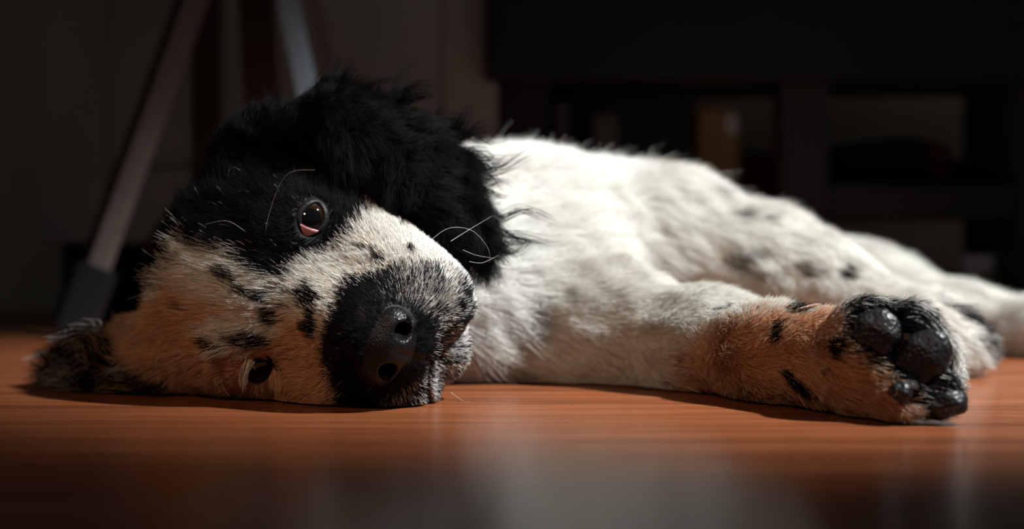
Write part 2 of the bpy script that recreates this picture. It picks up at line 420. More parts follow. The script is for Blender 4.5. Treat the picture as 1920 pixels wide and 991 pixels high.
# chest ruff and lower upper-arm lying on the floor
ell((.012, .828, .046), (.05, .045, .044), AX, .02, nrm([.5, -.2, -.8]), .024, 'body')
cap((-.035, .792, .026), (.030, .782, .024), .030, .028, k=.03, flow=nrm([.8, -.2, -.5]), ln=.020, grp='body')
# lower front leg, pad side towards the camera
fl = [(.030, .782, .026), (.058, .768, .029), (.098, .722, .024), (.124, .668, .0215), (.142, .630, .0225)]
fr = [.029, .029, .024, .0205, .0215]
for i in range(4): cap(fl[i], fl[i+1], fr[i], fr[i+1], k=.014, ln=(.012, .010, .008, .006)[i], grp='leg')
ell((.152, .606, .0250), (.022, .020, .0252), None, .010, nrm([.6, -.8, 0]), .006, 'leg')
for dx, dy, z, r in ((.166, .594, .038, .0115), (.173, .590, .027, .0125), (.174, .586, .0140, .0115), (.160, .585, .0125, .0115)):
    cap((.152, .605, z*.7+.008), (dx, dy, z), .013, r, k=.006, flow=nrm([.6, -.8, 0]), ln=.006, grp='leg')
# upper front leg
ell((.088, .925, .076), (.062, .050, .042), AX, .025, nrm([.7, -.3, -.5]), .016, 'body')
ul = [(.105, .915, .074), (.160, .895, .058), (.190, .862, .046), (.214, .832, .034)]
ur = [.042, .034, .026, .021]
for i in range(3): cap(ul[i], ul[i+1], ur[i], ur[i+1], k=.02, ln=(.013, .010, .008)[i], grp='leg2')
ell((.233, .815, .026), (.026, .022, .0235), None, .010, nrm([.8, -.4, -.4]), .007, 'leg2')
for dx, dy, z, r in ((.252, .806, .028, .0115), (.258, .800, .017, .012), (.250, .796, .0125, .0115)):
    cap((.233, .812, .024), (dx, dy, z), .014, r, k=.007, flow=nrm([.8, -.4, -.5]), ln=.007, grp='leg2')
# hind legs
hl = [(.180, 1.09, .056), (.255, 1.045, .040), (.305, .985, .026), (.350, .95, .018), (.385, .925, .015)]
hr = [.052, .032, .020, .017, .016]
for i in range(4): cap(hl[i], hl[i+1], hr[i], hr[i+1], k=.02, ln=.009, grp='hind')
gl = [(.20, 1.12, .045), (.29, 1.12, .034), (.34, 1.06, .022), (.39, 1.02, .016)]
gr = [.045, .032, .019, .016]
for i in range(3): cap(gl[i], gl[i+1], gr[i], gr[i+1], k=.02, ln=.009, grp='hind')
# tail curving away behind
tl = [(.215, 1.135, .05), (.25, 1.20, .03), (.31, 1.25, .018)]
for i in range(2): cap(tl[i], tl[i+1], (.018, .014)[i], (.014, .008)[i], k=.015, ln=.02, grp='body')

# ---- eyes: centre from the photo, gaze near the camera
def eye_setup(px, py, d, sgn, mixw):
    out = R3 @ nrm([.80, .55*sgn, .12]); s = P(px, py, d)
    g = nrm(mixw*out+(1-mixw)*nrm(np.array([0, 0, CAMH])-s))
    a = nrm(Lv-g*Lv.dot(g)); b = np.cross(g, a)
    return dict(s=s, g=g, a=a, b=b, c=s-g*.0102, R=.0102)
EYES = [eye_setup(587, 408, .6475, 1, .35), eye_setup(487, 690, .655, -1, .45)]
EYES[0].update(ea=.0092, eb=.0068); EYES[1].update(ea=.0082, eb=.0054)
for E in EYES:
    ell(E['s']+E['g']*.001, (.010, E['ea'], E['eb']), np.stack([E['g'], E['a'], E['b']], 1), .003, cut=True)

LO, HI, VOX = (-.33, .565, -.009), (.42, 1.29, .172), .0017
G = build_field(prims, LO, HI, VOX)
V, F = surface_nets(G, LO, VOX)
# normals from the field
gi = np.clip(((V-np.array(LO))/VOX), 1, np.array(G.shape)-2.001)
def gsample(Gf, q):
    i = q.astype(int); f = q-i; out = 0
    for a in (0, 1):
        for b in (0, 1):
            for c in (0, 1):
                w = (f[:, 0] if a else 1-f[:, 0])*(f[:, 1] if b else 1-f[:, 1])*(f[:, 2] if c else 1-f[:, 2])
                out = out+w*Gf[np.minimum(i[:, 0]+a, Gf.shape[0]-1), np.minimum(i[:, 1]+b, Gf.shape[1]-1), np.minimum(i[:, 2]+c, Gf.shape[2]-1)]
    return out
ee = np.eye(3)
VN = nrows(np.stack([gsample(G, gi+ee[i])-gsample(G, gi-ee[i]) for i in range(3)], 1))

puppy = empty('puppy', (0.05, .8, 0), 'black and white spotted puppy lying on its side on the wood floor', 'dog')

# ---- per-vertex fur guides: flow, length and body region, blended from the shapes
adds = [p for p in prims if not p['cut']]
GR = ['head', 'ear', 'ear2', 'neck', 'body', 'leg', 'leg2', 'hind']
wsum = np.zeros(len(V)); flow = np.zeros((len(V), 3)); flen = np.zeros(len(V)); gw = np.zeros((len(V), len(GR)))
for p in adds:
    a, b = pbox(p, .03); m = ((V > a) & (V < b)).all(1)
    if not m.any(): continue
    w = np.exp(-np.maximum(sdf(p, V[m]), 0)/.006)
    wsum[m] += w; flow[m] += w[:, None]*p['flow']; flen[m] += w*p['ln']; gw[m, GR.index(p['grp'])] += w
wsum = np.maximum(wsum, 1e-6); flow /= wsum[:, None]; flen /= wsum; gw /= wsum[:, None]
hw = gw[:, 0]
nose_src = H(8.5, 0, -2.2)
flow = flow*(1-hw[:, None])+nrows(V-nose_src)*hw[:, None]
for E in EYES:
    d = V-E['s']; r = np.linalg.norm(d, axis=1); w = np.exp(-(r/.013)**2)[:, None]*1.2
    flow = flow*(1-np.minimum(w, .8))+nrows(d)*w
flow = flow-VN*np.einsum('ij,ij->i', flow, VN)[:, None]
flow = nrows(flow+1e-6)
# muzzle fur is short, lengthening towards the cheeks
hq = (V-O) @ R3*100                                  # head centimetres of each vertex
shortm = np.clip((hq[:, 0]-(-1.0))/5.0, 0, 1)
flen = np.where(hw > .5, flen*(1-.42*shortm), flen)
for E in EYES:
    flen = flen*np.clip(np.linalg.norm(V-E['s'], axis=1)/.020, .28, 1)

# ---- coat markings (white coat, black patches, roan muzzle, flecks)
def inpoly(q, poly):
    x, y = q[:, 0], q[:, 1]; r = np.zeros(len(q), bool); n = len(poly)
    for i in range(n):
        (x1, y1), (x2, y2) = poly[i], poly[(i+1) % n]
        if y1 == y2: continue
        c = ((y1 > y) != (y2 > y)) & (x < (x2-x1)*(y-y1)/(y2-y1)+x1); r ^= c
    return r
WK = rng.normal(size=(12, 3))*np.array([[180]]*6+[[420]]*6); WP = rng.uniform(0, 6.28, (12, 3))
def vnoise(X):
    o = np.zeros_like(X)
    for k, ph in zip(WK, WP): o += np.sin((X @ k)[:, None]+ph)
    return o/3.5
HEADPATCH = [(100, 100), (1000, 100), (960, 520), (900, 520), (845, 445), (795, 385), (735, 352), (700, 382), (668, 425), (640, 458), (598, 476), (560, 495), (535, 522), (500, 518),
             (470, 490), (430, 470), (352, 462), (345, 500), (325, 540), (285, 580), (235, 620), (100, 650)]
MUZZLE = [(625, 575), (634, 530), (655, 516), (690, 510), (735, 495), (790, 500), (840, 492), (890, 505), (960, 540), (960, 800), (625, 800), (634, 740), (615, 705), (603, 660), (609, 610)]
# (px, py, rx, ry, rotation, strength, region)
SPOTS = [(762, 419, 17, 9, 0, .75, 'h'), (690, 467, 30, 6, 10, .7, 'h'), (710, 485, 18, 10, 0, .85, 'h'), (771, 470, 15, 8, 10, .85, 'h'),
         (437, 521, 24, 14, 20, .85, 'h'), (482, 552, 34, 13, 15, .8, 'h'), (530, 548, 24, 10, 0, .6, 'h'), (516, 595, 20, 18, 30, .85, 'h'),
         (580, 555, 20, 22, 0, .92, 'h'), (585, 605, 15, 36, 0, .92, 'h'), (545, 575, 18, 10, 0, .4, 'h'), (478, 634, 44, 17, 12, .8, 'h'), (412, 648, 20, 16, 0, .75, 'h'),
         (521, 686, 6, 10, 0, .8, 'h'), (556, 672, 5, 7, 0, .7, 'h'), (420, 690, 6, 12, 0, .6, 'h'), (360, 580, 14, 7, 0, .5, 'h'), (500, 500, 40, 12, 25, .6, 'h'), (470, 495, 50, 8, 20, .5, 'h'),
         (1375, 482, 22, 12, -25, .9, 'b'), (1412, 463, 18, 5, -25, .6, 'b'), (1372, 410, 13, 7, -15, .75, 'b'), (1520, 504, 20, 8, -10, .8, 'b'), (1581, 508, 11, 15, 20, .95, 'b'),
         (1325, 358, 18, 5, 5, .6, 'b'), (1412, 505, 12, 6, -30, .5, 'b'), (1428, 408, 10, 6, 0, .5, 'b'), (1495, 495, 12, 8, 0, .5, 'b'), (1020, 560, 20, 7, -35, .5, 'b'), (995, 621, 14, 4, -10, .5, 'b'),
         (1345, 578, 17, 5, -15, .75, 'l'), (1295, 556, 18, 4, -15, .4, 'l'), (1455, 622, 10, 22, 20, .9, 'l'), (1487, 716, 34, 8, 42, .9, 'l'), (1264, 680, 3, 24, 5, .6, 'l'),
         (1565, 642, 15, 24, 15, .95, 'l'), (1548, 685, 8, 5, 0, .5, 'l'), (1500, 575, 34, 12, -22, .9, 'l'), (1705, 745, 14, 8, 0, .8, 'l'),
         (1830, 600, 44, 14, 35, .9, '2'), (1858, 650, 16, 40, -5, .8, '2'), (1832, 640, 12, 20, 20, .6, '2'), (1862, 690, 9, 14, 0, .9, '2'), (1780, 570, 40, 6, 25, .5, '2')]
PAWBLACK = [(1568, 572), (1620, 552), (1700, 556), (1750, 592), (1775, 640), (1788, 700), (1815, 760), (1825, 800), (1740, 800), (1720, 755), (1690, 725), (1640, 690), (1605, 672), (1582, 630)]
def coat(X, nrmv, gws, rnd):
    """probability of a black hair at each root"""
    q0 = project(X); nz = vnoise(X); q = q0+nz[:, :2]*5.0
    ishead = (gws[:, 0]+gws[:, 1]+gws[:, 2]) > .5
    isleg = gws[:, 5] > .45; isleg2 = gws[:, 6] > .4; isbody = ~ishead & ~isleg
    p = np.zeros(len(X))
    soft = q+rnd[:, :2]*9
    hp = inpoly(soft, HEADPATCH); p[ishead & hp] = .96; p[(ishead | ((gws[:, 3] > .35) & (q0[:, 0] < 880))) & hp & inpoly(q+rnd[:, :2]*9+np.array([0, 22]), HEADPATCH)] = .9985
    p[gws[:, 1] > .45] = 1.0
    mz = ishead & inpoly(soft, MUZZLE) & ((X-O) @ Fv > .002)
    roan = np.clip(((q[:, 0]-735)/150)+(np.abs(q[:, 1]-640)/260-.25), 0, 1)
    p[mz] = np.maximum(p[mz], (.997-.5*roan+.3*nz[:, 2]*roan)[mz])
    p[gws[:, 2] > .4] = np.clip(.85+.6*nz[:, 2], .3, 1)[gws[:, 2] > .4]
    for (sx, sy, rx, ry, rot, st, reg) in SPOTS:
        m0 = {'h': ishead, 'b': isbody, 'l': isleg, '2': isleg2}[reg]
        c, s = math.cos(math.radians(rot)), math.sin(math.radians(rot))
        dx, dy = q[:, 0]-sx, q[:, 1]-sy; e = ((dx*c+dy*s)/rx)**2+((dy*c-dx*s)/ry)**2
        v = st*np.clip(1.5-e, 0, 1); p = np.where(m0, np.maximum(p, v), p)
    nd = np.linalg.norm(X-H(6.1, 0, -2.3), axis=1); p = np.where(ishead, np.maximum(p, np.clip(3.2-nd/.009, 0, 1)), p)
    p = np.where(isleg & inpoly(soft, PAWBLACK), np.maximum(p, .95), p)
    return np.clip(p, 0, 1)
TAN_BOUNCE = np.array([.60, .27, .095])  # warm coat colour, partly standing in for orange light bounced off the floor
TAN_BOUNCE_CHEEK = [(150, 640), (262, 575), (320, 520), (400, 560), (470, 590), (540, 590), (600, 590), (640, 660), (650, 780), (330, 780), (200, 720)]
TAN_BOUNCE_LEG = [(1235, 770), (1262, 660), (1310, 622), (1420, 598), (1560, 585), (1600, 660), (1680, 720), (1720, 800), (1500, 820)]
def tan_bounce(X, gws, rnd):
    """share of tan painted into the pale hairs of the cheek and the inner foreleg, partly for floor bounce"""
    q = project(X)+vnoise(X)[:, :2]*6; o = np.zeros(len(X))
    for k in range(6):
        o += (inpoly(q+rng.normal(size=2)*14+rnd[:, :2]*12, TAN_BOUNCE_CHEEK) & (gws[:, 0]+gws[:, 2] > .5))/6
        o += (inpoly(q+rng.normal(size=2)*14+rnd[:, :2]*12, TAN_BOUNCE_LEG) & (gws[:, 5] > .4))/6
    o *= 1-np.clip(1.6-((q[:, 0]-462)/70)**2-((q[:, 1]-622)/30)**2, 0, 1)  # no bounce colour on the brow tuft, which the key lights
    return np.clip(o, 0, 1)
WHITE = np.array([.80, .79, .74]); BLACKC = np.array([.0050, .0052, .0064])
pv = coat(V, VN, gw, rng.normal(size=(len(V), 3))*.2)
for p in MOUTH: pv = np.maximum(pv, np.clip(1.6-sdf(p, V)/.0016, 0, 1))
tv = tan_bounce(V, gw, rng.normal(size=(len(V), 3))*.2)[:, None]*.8
vcol = (WHITE*(1-tv)+TAN_BOUNCE*tv)*.72*(1-pv[:, None])*np.array([1, .93, .87])+BLACKC*pv[:, None]

def attr_material(name, rough, spec, transl):
    m = bpy.data.materials.new(name); m.use_nodes = True; nt = m.node_tree
    b = nt.nodes['Principled BSDF']; b.inputs['Roughness'].default_value = rough; b.inputs['Specular IOR Level'].default_value = spec
    a = nt.nodes.new('ShaderNodeAttribute'); a.attribute_name = 'coat'
    nt.links.new(a.outputs['Color'], b.inputs['Base Color'])
    if transl:
        t = nt.nodes.new('ShaderNodeBsdfTranslucent'); mx = nt.nodes.new('ShaderNodeMixShader'); mx.inputs['Fac'].default_value = transl
        nt.links.new(a.outputs['Color'], t.inputs['Color']); nt.links.new(b.outputs[0], mx.inputs[1]); nt.links.new(t.outputs[0], mx.inputs[2])
        nt.links.new(mx.outputs[0], nt.nodes['Material Output'].inputs['Surface'])
    return m
M_skin = attr_material('puppy_skin', .6, .2, 0)
M_fur = attr_material('puppy_fur', .5, .06, .18)
body = np_mesh('body', V, F, M_skin, puppy)
at = body.data.color_attributes.new('coat', 'FLOAT_COLOR', 'POINT')
at.data.foreach_set('color', np.concatenate([vcol, np.ones((len(V), 1))], 1).astype(np.float32).ravel())

# ---- nose leather
def nose_part():
    pl = []; keep = prims[:]; prims.clear()
    hell((5.9, 0, -1.85), (1.24, 1.45, 1.12), k=.4)
    hell((6.25, 0, -2.3), (.95, 1.15, .95), k=.5)
    for s in (-1, 1):
        hell((6.1, 1.0*s, -2.05), (.95, .72, .85), k=.4)
    hcap((6.2, 0, -2.6), (6.35, 0, -3.5), .5, .35, k=.4)
    for s in (-1, 1):
        hell((6.9, .88*s, -2.1), (1.0, .36, .42), k=.2, cut=True)
        hcap((6.9, 1.0*s, -2.2), (6.3, 1.75*s, -2.45), .2, .12, k=.2, cut=True)
    hcap((7.35, 0, -1.9), (6.95, 0, -3.6), .1, .12, k=.2, cut=True)
    for p in prims:
        c0 = H(5.6, 0, -2.2)
        for key in ('c', 'a', 'b'):
            if key in p: p[key] = c0+(p[key]-c0)*1.06-Fv*.0006
        if 'r' in p: p['r'] = p['r']*1.03
        if 'ra' in p: p['ra'] *= 1.03; p['rb'] *= 1.03
    pl = prims[:]; prims.clear(); prims.extend(keep)
    c = H(6.2, 0, -2.2); lo = c-.029; hi = c+.029
    g = build_field(pl, lo, hi, .0006, floor=False); v, f = surface_nets(g, lo, .0006)
    return pl, v, f
nose_prims, nv, nf = nose_part()
M_nose = mat('wet_black_nose', (.004, .004, .005), .38, .25, bump=(1100, .4, .0006))
np_mesh('nose', nv, nf, M_nose, puppy)['label'] = 'wet black nose leather with two nostrils'

# ---- eyes with lids
def eye_material(name, dark):
    m = bpy.data.materials.new(name); m.use_nodes = True; nt = m.node_tree; b = nt.nodes['Principled BSDF']
    tc = nt.nodes.new('ShaderNodeTexCoord'); gr = nt.nodes.new('ShaderNodeVectorMath'); gr.operation = 'DOT_PRODUCT'
    gr.inputs[1].default_value = (0, 0, 1)
    nv_ = nt.nodes.new('ShaderNodeVectorMath'); nv_.operation = 'NORMALIZE'
    r = nt.nodes.new('ShaderNodeValToRGB'); e = r.color_ramp.elements; r.color_ramp.interpolation = 'LINEAR'
    e[0].position = .36; e[0].color = (.22, .17, .15, 1)
    for pos, col in ((.44, (.012, .008, .006)), (.52, (.014, .007, .003)), (.70, (.022, .010, .004)), (.80, (.014, .007, .004)), (.84, (.003, .003, .003))):
        k = e.new(pos); k.color = (*col, 1)
    e[-1].position = 1.0; e[-1].color = (.003, .003, .003, 1)
    nt.links.new(tc.outputs['Object'], nv_.inputs[0]); nt.links.new(nv_.outputs[0], gr.inputs[0]); nt.links.new(gr.outputs['Value'], r.inputs['Fac'])
    nt.links.new(r.outputs['Color'], b.inputs['Base Color']); b.inputs['Roughness'].default_value = .04; b.inputs['Specular IOR Level'].default_value = .6
    return m
M_eye = eye_material('brown_eye', 1); M_lid = mat('black_eyelid', (.008, .007, .008), .5, .2, bump=(700, .3, .0004))
M_third = mat('pink_third_eyelid', (.48, .20, .22), .25, .6, noise=(300, .25))
for n, E in enumerate(EYES):
    look = nrm(np.array([0, 0, CAMH])-E['c']) if n == 0 else nrm(.6*E['g']+.4*nrm(np.array([0, 0, CAMH])-E['c']))
    bm = bmesh.new(); bmesh.ops.create_uvsphere(bm, u_segments=48, v_segments=32, radius=E['R'])
    o = bm_obj('eyeball', bm, M_eye, puppy, True)
    o.matrix_world = Matrix.Translation(Vector(E['c'])) @ Vector(look).to_track_quat('Z', 'Y').to_matrix().to_4x4()
    o['label'] = 'dark brown glossy eye'
    # lid rim: a tube that follows the eye opening over the ball
    ns, nt_ = 48, 10; vv = []; ff = []
    for i in range(ns):
        th = 2*math.pi*i/ns
        ca, sa = math.cos(th), math.sin(th)
        u_ = E['ea']*.92*ca; w_ = E['eb']*.92*sa*(1-.22*ca*ca)
        pt = E['g']*math.sqrt(max(E['R']**2-u_*u_-w_*w_, 1e-6))+E['a']*u_+E['b']*w_
        rad = nrm(pt); pt = rad*(E['R']+.0003)
        side = nrm(E['a']*ca*E['eb']+E['b']*sa*E['ea']); side = nrm(side-rad*side.dot(rad))
        tr = .0016
        for j in range(nt_):
            ph = 2*math.pi*j/nt_
            vv.append(E['c']+pt+rad*tr*.7*math.cos(ph)+side*tr*math.sin(ph)*1.2)
        for j in range(nt_):
            ff.append((i*nt_+j, ((i+1) % ns)*nt_+j, ((i+1) % ns)*nt_+(j+1) % nt_, i*nt_+(j+1) % nt_))
    mesh_obj('eyelid', vv, ff, M_lid, puppy, True)
    # third eyelid: a thin pink crescent in the inner corner (lower end of the upper eye)
    sgn = -1 if n == 0 else 1
    vv = []; ff = []; na, nb_ = 14, 5
    for i in range(na+1):
        for j in range(nb_+1):
            w_ = E['eb']*.86*(i/na*2-1)
            top = -.0046+.0012*(i/na*2-1)**2; bot = -E['ea']*.96
            u_ = -sgn*(top+(bot-top)*j/nb_)
            q = E['g']*math.sqrt(max(E['R']**2-u_*u_-w_*w_, 1e-7))+E['a']*u_+E['b']*w_
            vv.append(E['c']+nrm(q)*(E['R']+.0005))
    for i in range(na):
        for j in range(nb_):
            a0 = i*(nb_+1)+j; ff.append((a0, a0+1, a0+nb_+2, a0+nb_+1))
    t = mesh_obj('third_eyelid', vv, ff, M_third, puppy, True)
    sm = t.modifiers.new('thickness', 'SOLIDIFY'); sm.thickness = .0006; sm.offset = -1

# ---- paw pads and claws, set on the paw where the view ray from the photo meets it
bpy.context.view_layer.update()
from mathutils.bvhtree import BVHTree
tree = BVHTree.FromPolygons([tuple(v) for v in V], [tuple(f) for f in F.tolist()])
def hit(px, py):
    o = Vector((0, 0, CAMH)); d = Vector(P(px, py, 1.0))-o; d.normalize()
    loc, no, i, dist = tree.ray_cast(o, d)
    if loc is None: return None, None
    return np.array(loc), np.array(no)
M_pad = mat('black_paw_pad', (.006, .006, .007), .42, .35, bump=(520, .5, .0008))
PADS = []
def pad(px, py, rx, ry, th, rot, nview=.5):
    c, n = hit(px, py)
    if c is None: return
    n = nrm(n*(1-nview)+nview*nrm(np.array([0, 0, CAMH])-c))
    a = nrm(np.array([math.cos(rot), 0, math.sin(rot)])-n*n.dot([math.cos(rot), 0, math.sin(rot)])); b = np.cross(n, a)
    s = c[1]/FPX
    bm = bmesh.new(); bmesh.ops.create_uvsphere(bm, u_segments=32, v_segments=20, radius=1)
    for v in bm.verts:
        x, y, z = v.co
        e = 1/max((abs(x)**2.6+abs(y)**2.6+abs(z)**2.4)**(1/2.5), 1e-6)
        x, y, z = x*e, y*e, z*e
        w = .05*math.sin(5*x+2*y)+.04*math.sin(7*y+1)
        v.co = Vector(c+a*x*rx*s*(1+w)+b*y*ry*s*(1+w)+n*(z*th*(1+w)))
    bm_obj('paw_pad', bm, M_pad, puppy, True)
    PADS.append((c, max(rx, ry)*s, n, a, b, rx*s, ry*s))
pad(1648, 622, 46, 40, .0058, -.5)
pad(1735, 668, 44, 52, .0058, -.7)
pad(1690, 735, 22, 20, .005, -.6)
pad(1775, 755, 40, 26, .006, .3)
pad(1862, 690, 9, 14, .003, 0)
M_claw = mat('pale_pink_claw', (.55, .33, .27), .4, .4)
M_clawd = mat('dark_claw', (.03, .026, .024), .4, .4)
def claw(base, tip, r, m):
    base = np.array(base); tip = np.array(tip); ax = nrm(tip-base); s = nrm(np.cross(ax, [0.1, .9, .3])); q = np.cross(ax, s)
    vv = []; ff = []; n, k = 8, 10; L = np.linalg.norm(tip-base)
    for i in range(n):
        t = i/(n-1); rr = r*(1-t)**.6+.0001; c = base+ax*L*t+q*.15*L*t*t
        for j in range(k): vv.append(c+(s*math.cos(6.283*j/k)+q*math.sin(6.283*j/k)*.8)*rr)
    for i in range(n-1):
        for j in range(k): ff.append((i*k+j, i*k+(j+1) % k, (i+1)*k+(j+1) % k, (i+1)*k+j))
    ff.append(tuple(range(k))[::-1])
    return mesh_obj('claw', vv, ff, m, puppy, True)
hc, hn = hit(1500, 585)
if hc is not None: claw(hc+np.array([0, -.001, .000]), hc+np.array([.0085, -.004, .0045]), .0022, M_claw)['label'] = 'pale pink dewclaw'

# ---- fur
def make_curves(name, pts, npts, rad, cols, m, parent):
    cu = bpy.data.hair_curves.new(name); n = len(cols)
    cu.add_curves([npts]*n)
    cu.attributes['position'].data.foreach_set('vector', pts.astype(np.float32).ravel())
    ra = cu.attributes.get('radius') or cu.attributes.new('radius', 'FLOAT', 'POINT')
    ra.data.foreach_set('value', rad.astype(np.float32).ravel())
    ca = cu.attributes.new('coat', 'FLOAT_COLOR', 'CURVE')
    ca.data.foreach_set('color', np.concatenate([cols, np.ones((n, 1))], 1).astype(np.float32).ravel())
    cu.materials.append(m)
    o = bpy.data.objects.new(name, cu); C.objects.link(o); o.parent = parent
    return o

T = np.concatenate([F[:, [0, 1, 2]], F[:, [0, 2, 3]]])
A0, A1, A2 = V[T[:, 0]], V[T[:, 1]], V[T[:, 2]]
area = .5*np.linalg.norm(np.cross(A1-A0, A2-A0), axis=1)
tc_ = (A0+A1+A2)/3; tn = nrows(VN[T[:, 0]]+VN[T[:, 1]]+VN[T[:, 2]])
vd = nrows(np.array([0, 0, CAMH])-tc_); facing = np.einsum('ij,ij->i', tn, vd)
tg = gw[T[:, 0]]
dens = np.where(tg[:, 0] > .5, 3.6, np.where(tg[:, 1] > .4, 2.2, np.where(tg[:, 2] > .4, 1.8, np.where(tg[:, 5] > .4, 2.4, 1.25))))
dens = dens*np.where(facing > -.15, 1.0, .35)*np.where(tc_[:, 2] < .002, .05, 1)
dens *= np.where(tc_[:, 1] > 1.05, .5, 1)
N = 520000
cdf = np.cumsum(area*dens); cdf /= cdf[-1]
ti = np.searchsorted(cdf, rng.random(N)); u = rng.random((N, 2)); fl_ = u.sum(1) > 1; u[fl_] = 1-u[fl_]
w0 = 1-u.sum(1)
def bary(Q): return Q[T[ti, 0]]*w0[:, None]+Q[T[ti, 1]]*u[:, :1]+Q[T[ti, 2]]*u[:, 1:]
Rt = bary(V); Rn = nrows(bary(VN)); Rf = bary(flow); Rg = bary(gw); Rl = bary(flen[:, None])[:, 0]
keep = np.ones(N, bool)
for E in EYES:
    d = Rt-E['c']; keep &= ~(((d @ E['a'])/(E['ea']*1.05))**2+((d @ E['b'])/(E['eb']*1.08))**2 < 1) | (d @ E['g'] < 0)
for p in nose_prims:
    if not p['cut']: keep &= sdf(p, Rt) > .0003
for p in MOUTH: keep &= sdf(p, Rt) > .0007
for (c, r, n, a, b, rx, ry) in PADS:
    d = Rt-c; keep &= ~((((d @ a)/rx)**2+((d @ b)/ry)**2 < .9) & (np.abs(d @ n) < .012))
Rt, Rn, Rf, Rg, Rl = (q[keep] for q in (Rt, Rn, Rf, Rg, Rl)); N = len(Rt)
Rf = nrows(Rf-Rn*np.einsum('ij,ij->i', Rf, Rn)[:, None]+rng.normal(size=(N, 3))*.16+vnoise(Rt*.35)*.20)
isear = Rg[:, 1]+Rg[:, 2]; isleg = Rg[:, 5]+Rg[:, 6]+Rg[:, 7]; ishd = Rg[:, 0]
lift = .26+.16*rng.random(N)-.08*isleg+.10*isear
lift = np.where((ishd > .5) & (((Rt-O) @ R3)[:, 0] > .02), lift*.85, lift)
ln = Rl*rng.uniform(.65, 1.2, N)
stray = (rng.random(N) < .003) & (Rg[:, 3]+Rg[:, 4] > .4)
ln = np.where(stray, ln*1.5, ln); lift = np.where(stray, .5, lift)
NP_ = 7
tt = np.linspace(0, 1, NP_)
D0 = nrows(Rn*lift[:, None]+Rf*(1-lift)[:, None])
grav = np.array([0, 0, -1.0])
bend = (.25+.25*isear)[:, None]*grav+Rf*.5
wav = vnoise(Rt*.22); wax = nrows(np.cross(Rf, Rn)+.4*Rn)
pts = np.zeros((N, NP_, 3))
for i, t in enumerate(tt):
    q = Rt+D0*(ln*t)[:, None]+bend*(ln*t*t*.35)[:, None]
    amp = (ln*(.05+.17*isear))[:, None]
    ph = wav[:, :1]*3
    q += wax*amp*np.sin(ph+t*(3.0+6.0*isear)[:, None])*t+vnoise(Rt*.5)*(ln*t*t*.10)[:, None]
    pts[:, i] = q
# clumping
def nearest_ids(src, dst):
    kd = kdtree.KDTree(len(src))
    for i, c in enumerate(src.tolist()): kd.insert(c, i)
    kd.balance()
    f = kd.find
    return np.fromiter((f(c)[1] for c in dst.tolist()), np.int64, len(dst))
M_ = N//26
cid = rng.choice(N, M_, replace=False)
own = cid[nearest_ids(Rt[cid], Rt)]
cl = (.42+.38*isear-.15*isleg-.12*(Rg[:, 4]+Rg[:, 3]))*rng.uniform(.5, 1.1, N)
same = (np.einsum('ij,ij->i', Rn, Rn[own]) > .5)
cl = np.where(same & ~stray, cl, 0)
for i, t in enumerate(tt):
    cp = pts[own, i]*(1)
    pts[:, i] += (cp-pts[:, i])*(cl*t**1.3*.85)[:, None]
pts[:, :, 2] = np.maximum(pts[:, :, 2], .0012)
pb = coat(Rt, Rn, Rg, rng.normal(size=(N, 3)))
isb = rng.random(N) < pb
tn_ = (tan_bounce(Rt, Rg, rng.normal(size=(N, 3)))*rng.uniform(.45, 1.1, N))[:, None]
colr = np.where(isb[:, None], BLACKC*rng.uniform(.7, 1.8, (N, 1)), (WHITE*(1-tn_)+TAN_BOUNCE*tn_)*rng.uniform(.62, 1.10, (N, 1)))
colr = np.clip(colr, 0, .9)
r0 = np.where(Rg[:, 0] > .5, .000075, np.where(isear > .4, .00009, .000105))*rng.uniform(.8, 1.2, N)
rad = r0[:, None]*(1-.75*tt[None, :]**1.5)
fur = make_curves('fur', pts, NP_, rad, colr, M_fur, puppy)
fur['kind'] = 'stuff'; fur['label'] = 'white fur with black patches and flecks'

# ---- long loose locks along the ears' edges and the back of the head
lock_p = []; lock_c = []; lock_r = []; NL = 12
def lock(root, d0, d1, length, n, spread, curl, black, w=.00012):
    root = np.asarray(root, float); d0 = nrm(d0); d1 = nrm(d1); ax = nrm(np.cross(d0, [.1, -1, .2])); ph = random.uniform(0, 6.28)
    for _ in range(n):
        L = length*random.uniform(.7, 1.1); r = root+rng.normal(size=3)*spread; jit = rng.normal(size=3)*.05; q = []; p = r.copy()
        for i in range(NL):
            t = i/(NL-1); dd = nrm(d0*(1-t)+d1*t+jit+ax*curl*math.cos(ph+t*5.5))
            q.append(p.copy()+(root-r)*(.75*t)); p = p+dd*L/(NL-1)
        q = np.array(q); q[:, 2] = np.maximum(q[:, 2], .0012)
        lock_p.append(q); lock_r.append(w*(1-.8*np.linspace(0, 1, NL)**2)); lock_c.append(BLACKC*random.uniform(.8, 1.6) if random.random() < black else WHITE*random.uniform(.55, .95))
edge = [(540, 205, .70), (600, 185, .70), (670, 185, .70), (730, 195, .705), (785, 218, .705), (830, 245, .71), (862, 280, .715), (888, 325, .712), (898, 380, .710), (902, 435, .708), (905, 470, .706)]
for i in range(60):
    t = random.random()*(len(edge)-1.001); j = int(t); f = t-j
    e = [edge[j][k]*(1-f)+edge[j+1][k]*f for k in range(3)]
    out = nrm([.25+.75*t/10, -.05, 1.0-.95*t/10]) if t < 5 else nrm([.9, -.1, .25-.6*(t-5)/5])
    jd = rng.normal(size=3)*np.array([.4, .2, .3])
    lock(P(e[0]+random.gauss(0, 10), e[1]+8+random.gauss(0, 12), e[2]), out+np.array([.15, 0, 0])+jd, out+np.array([.8, 0, -.2])+jd, random.choice((.011, .015, .02, .03))*random.uniform(.8, 1.2), 24, .0016, random.uniform(.2, 1.0), 1.0, .00011)
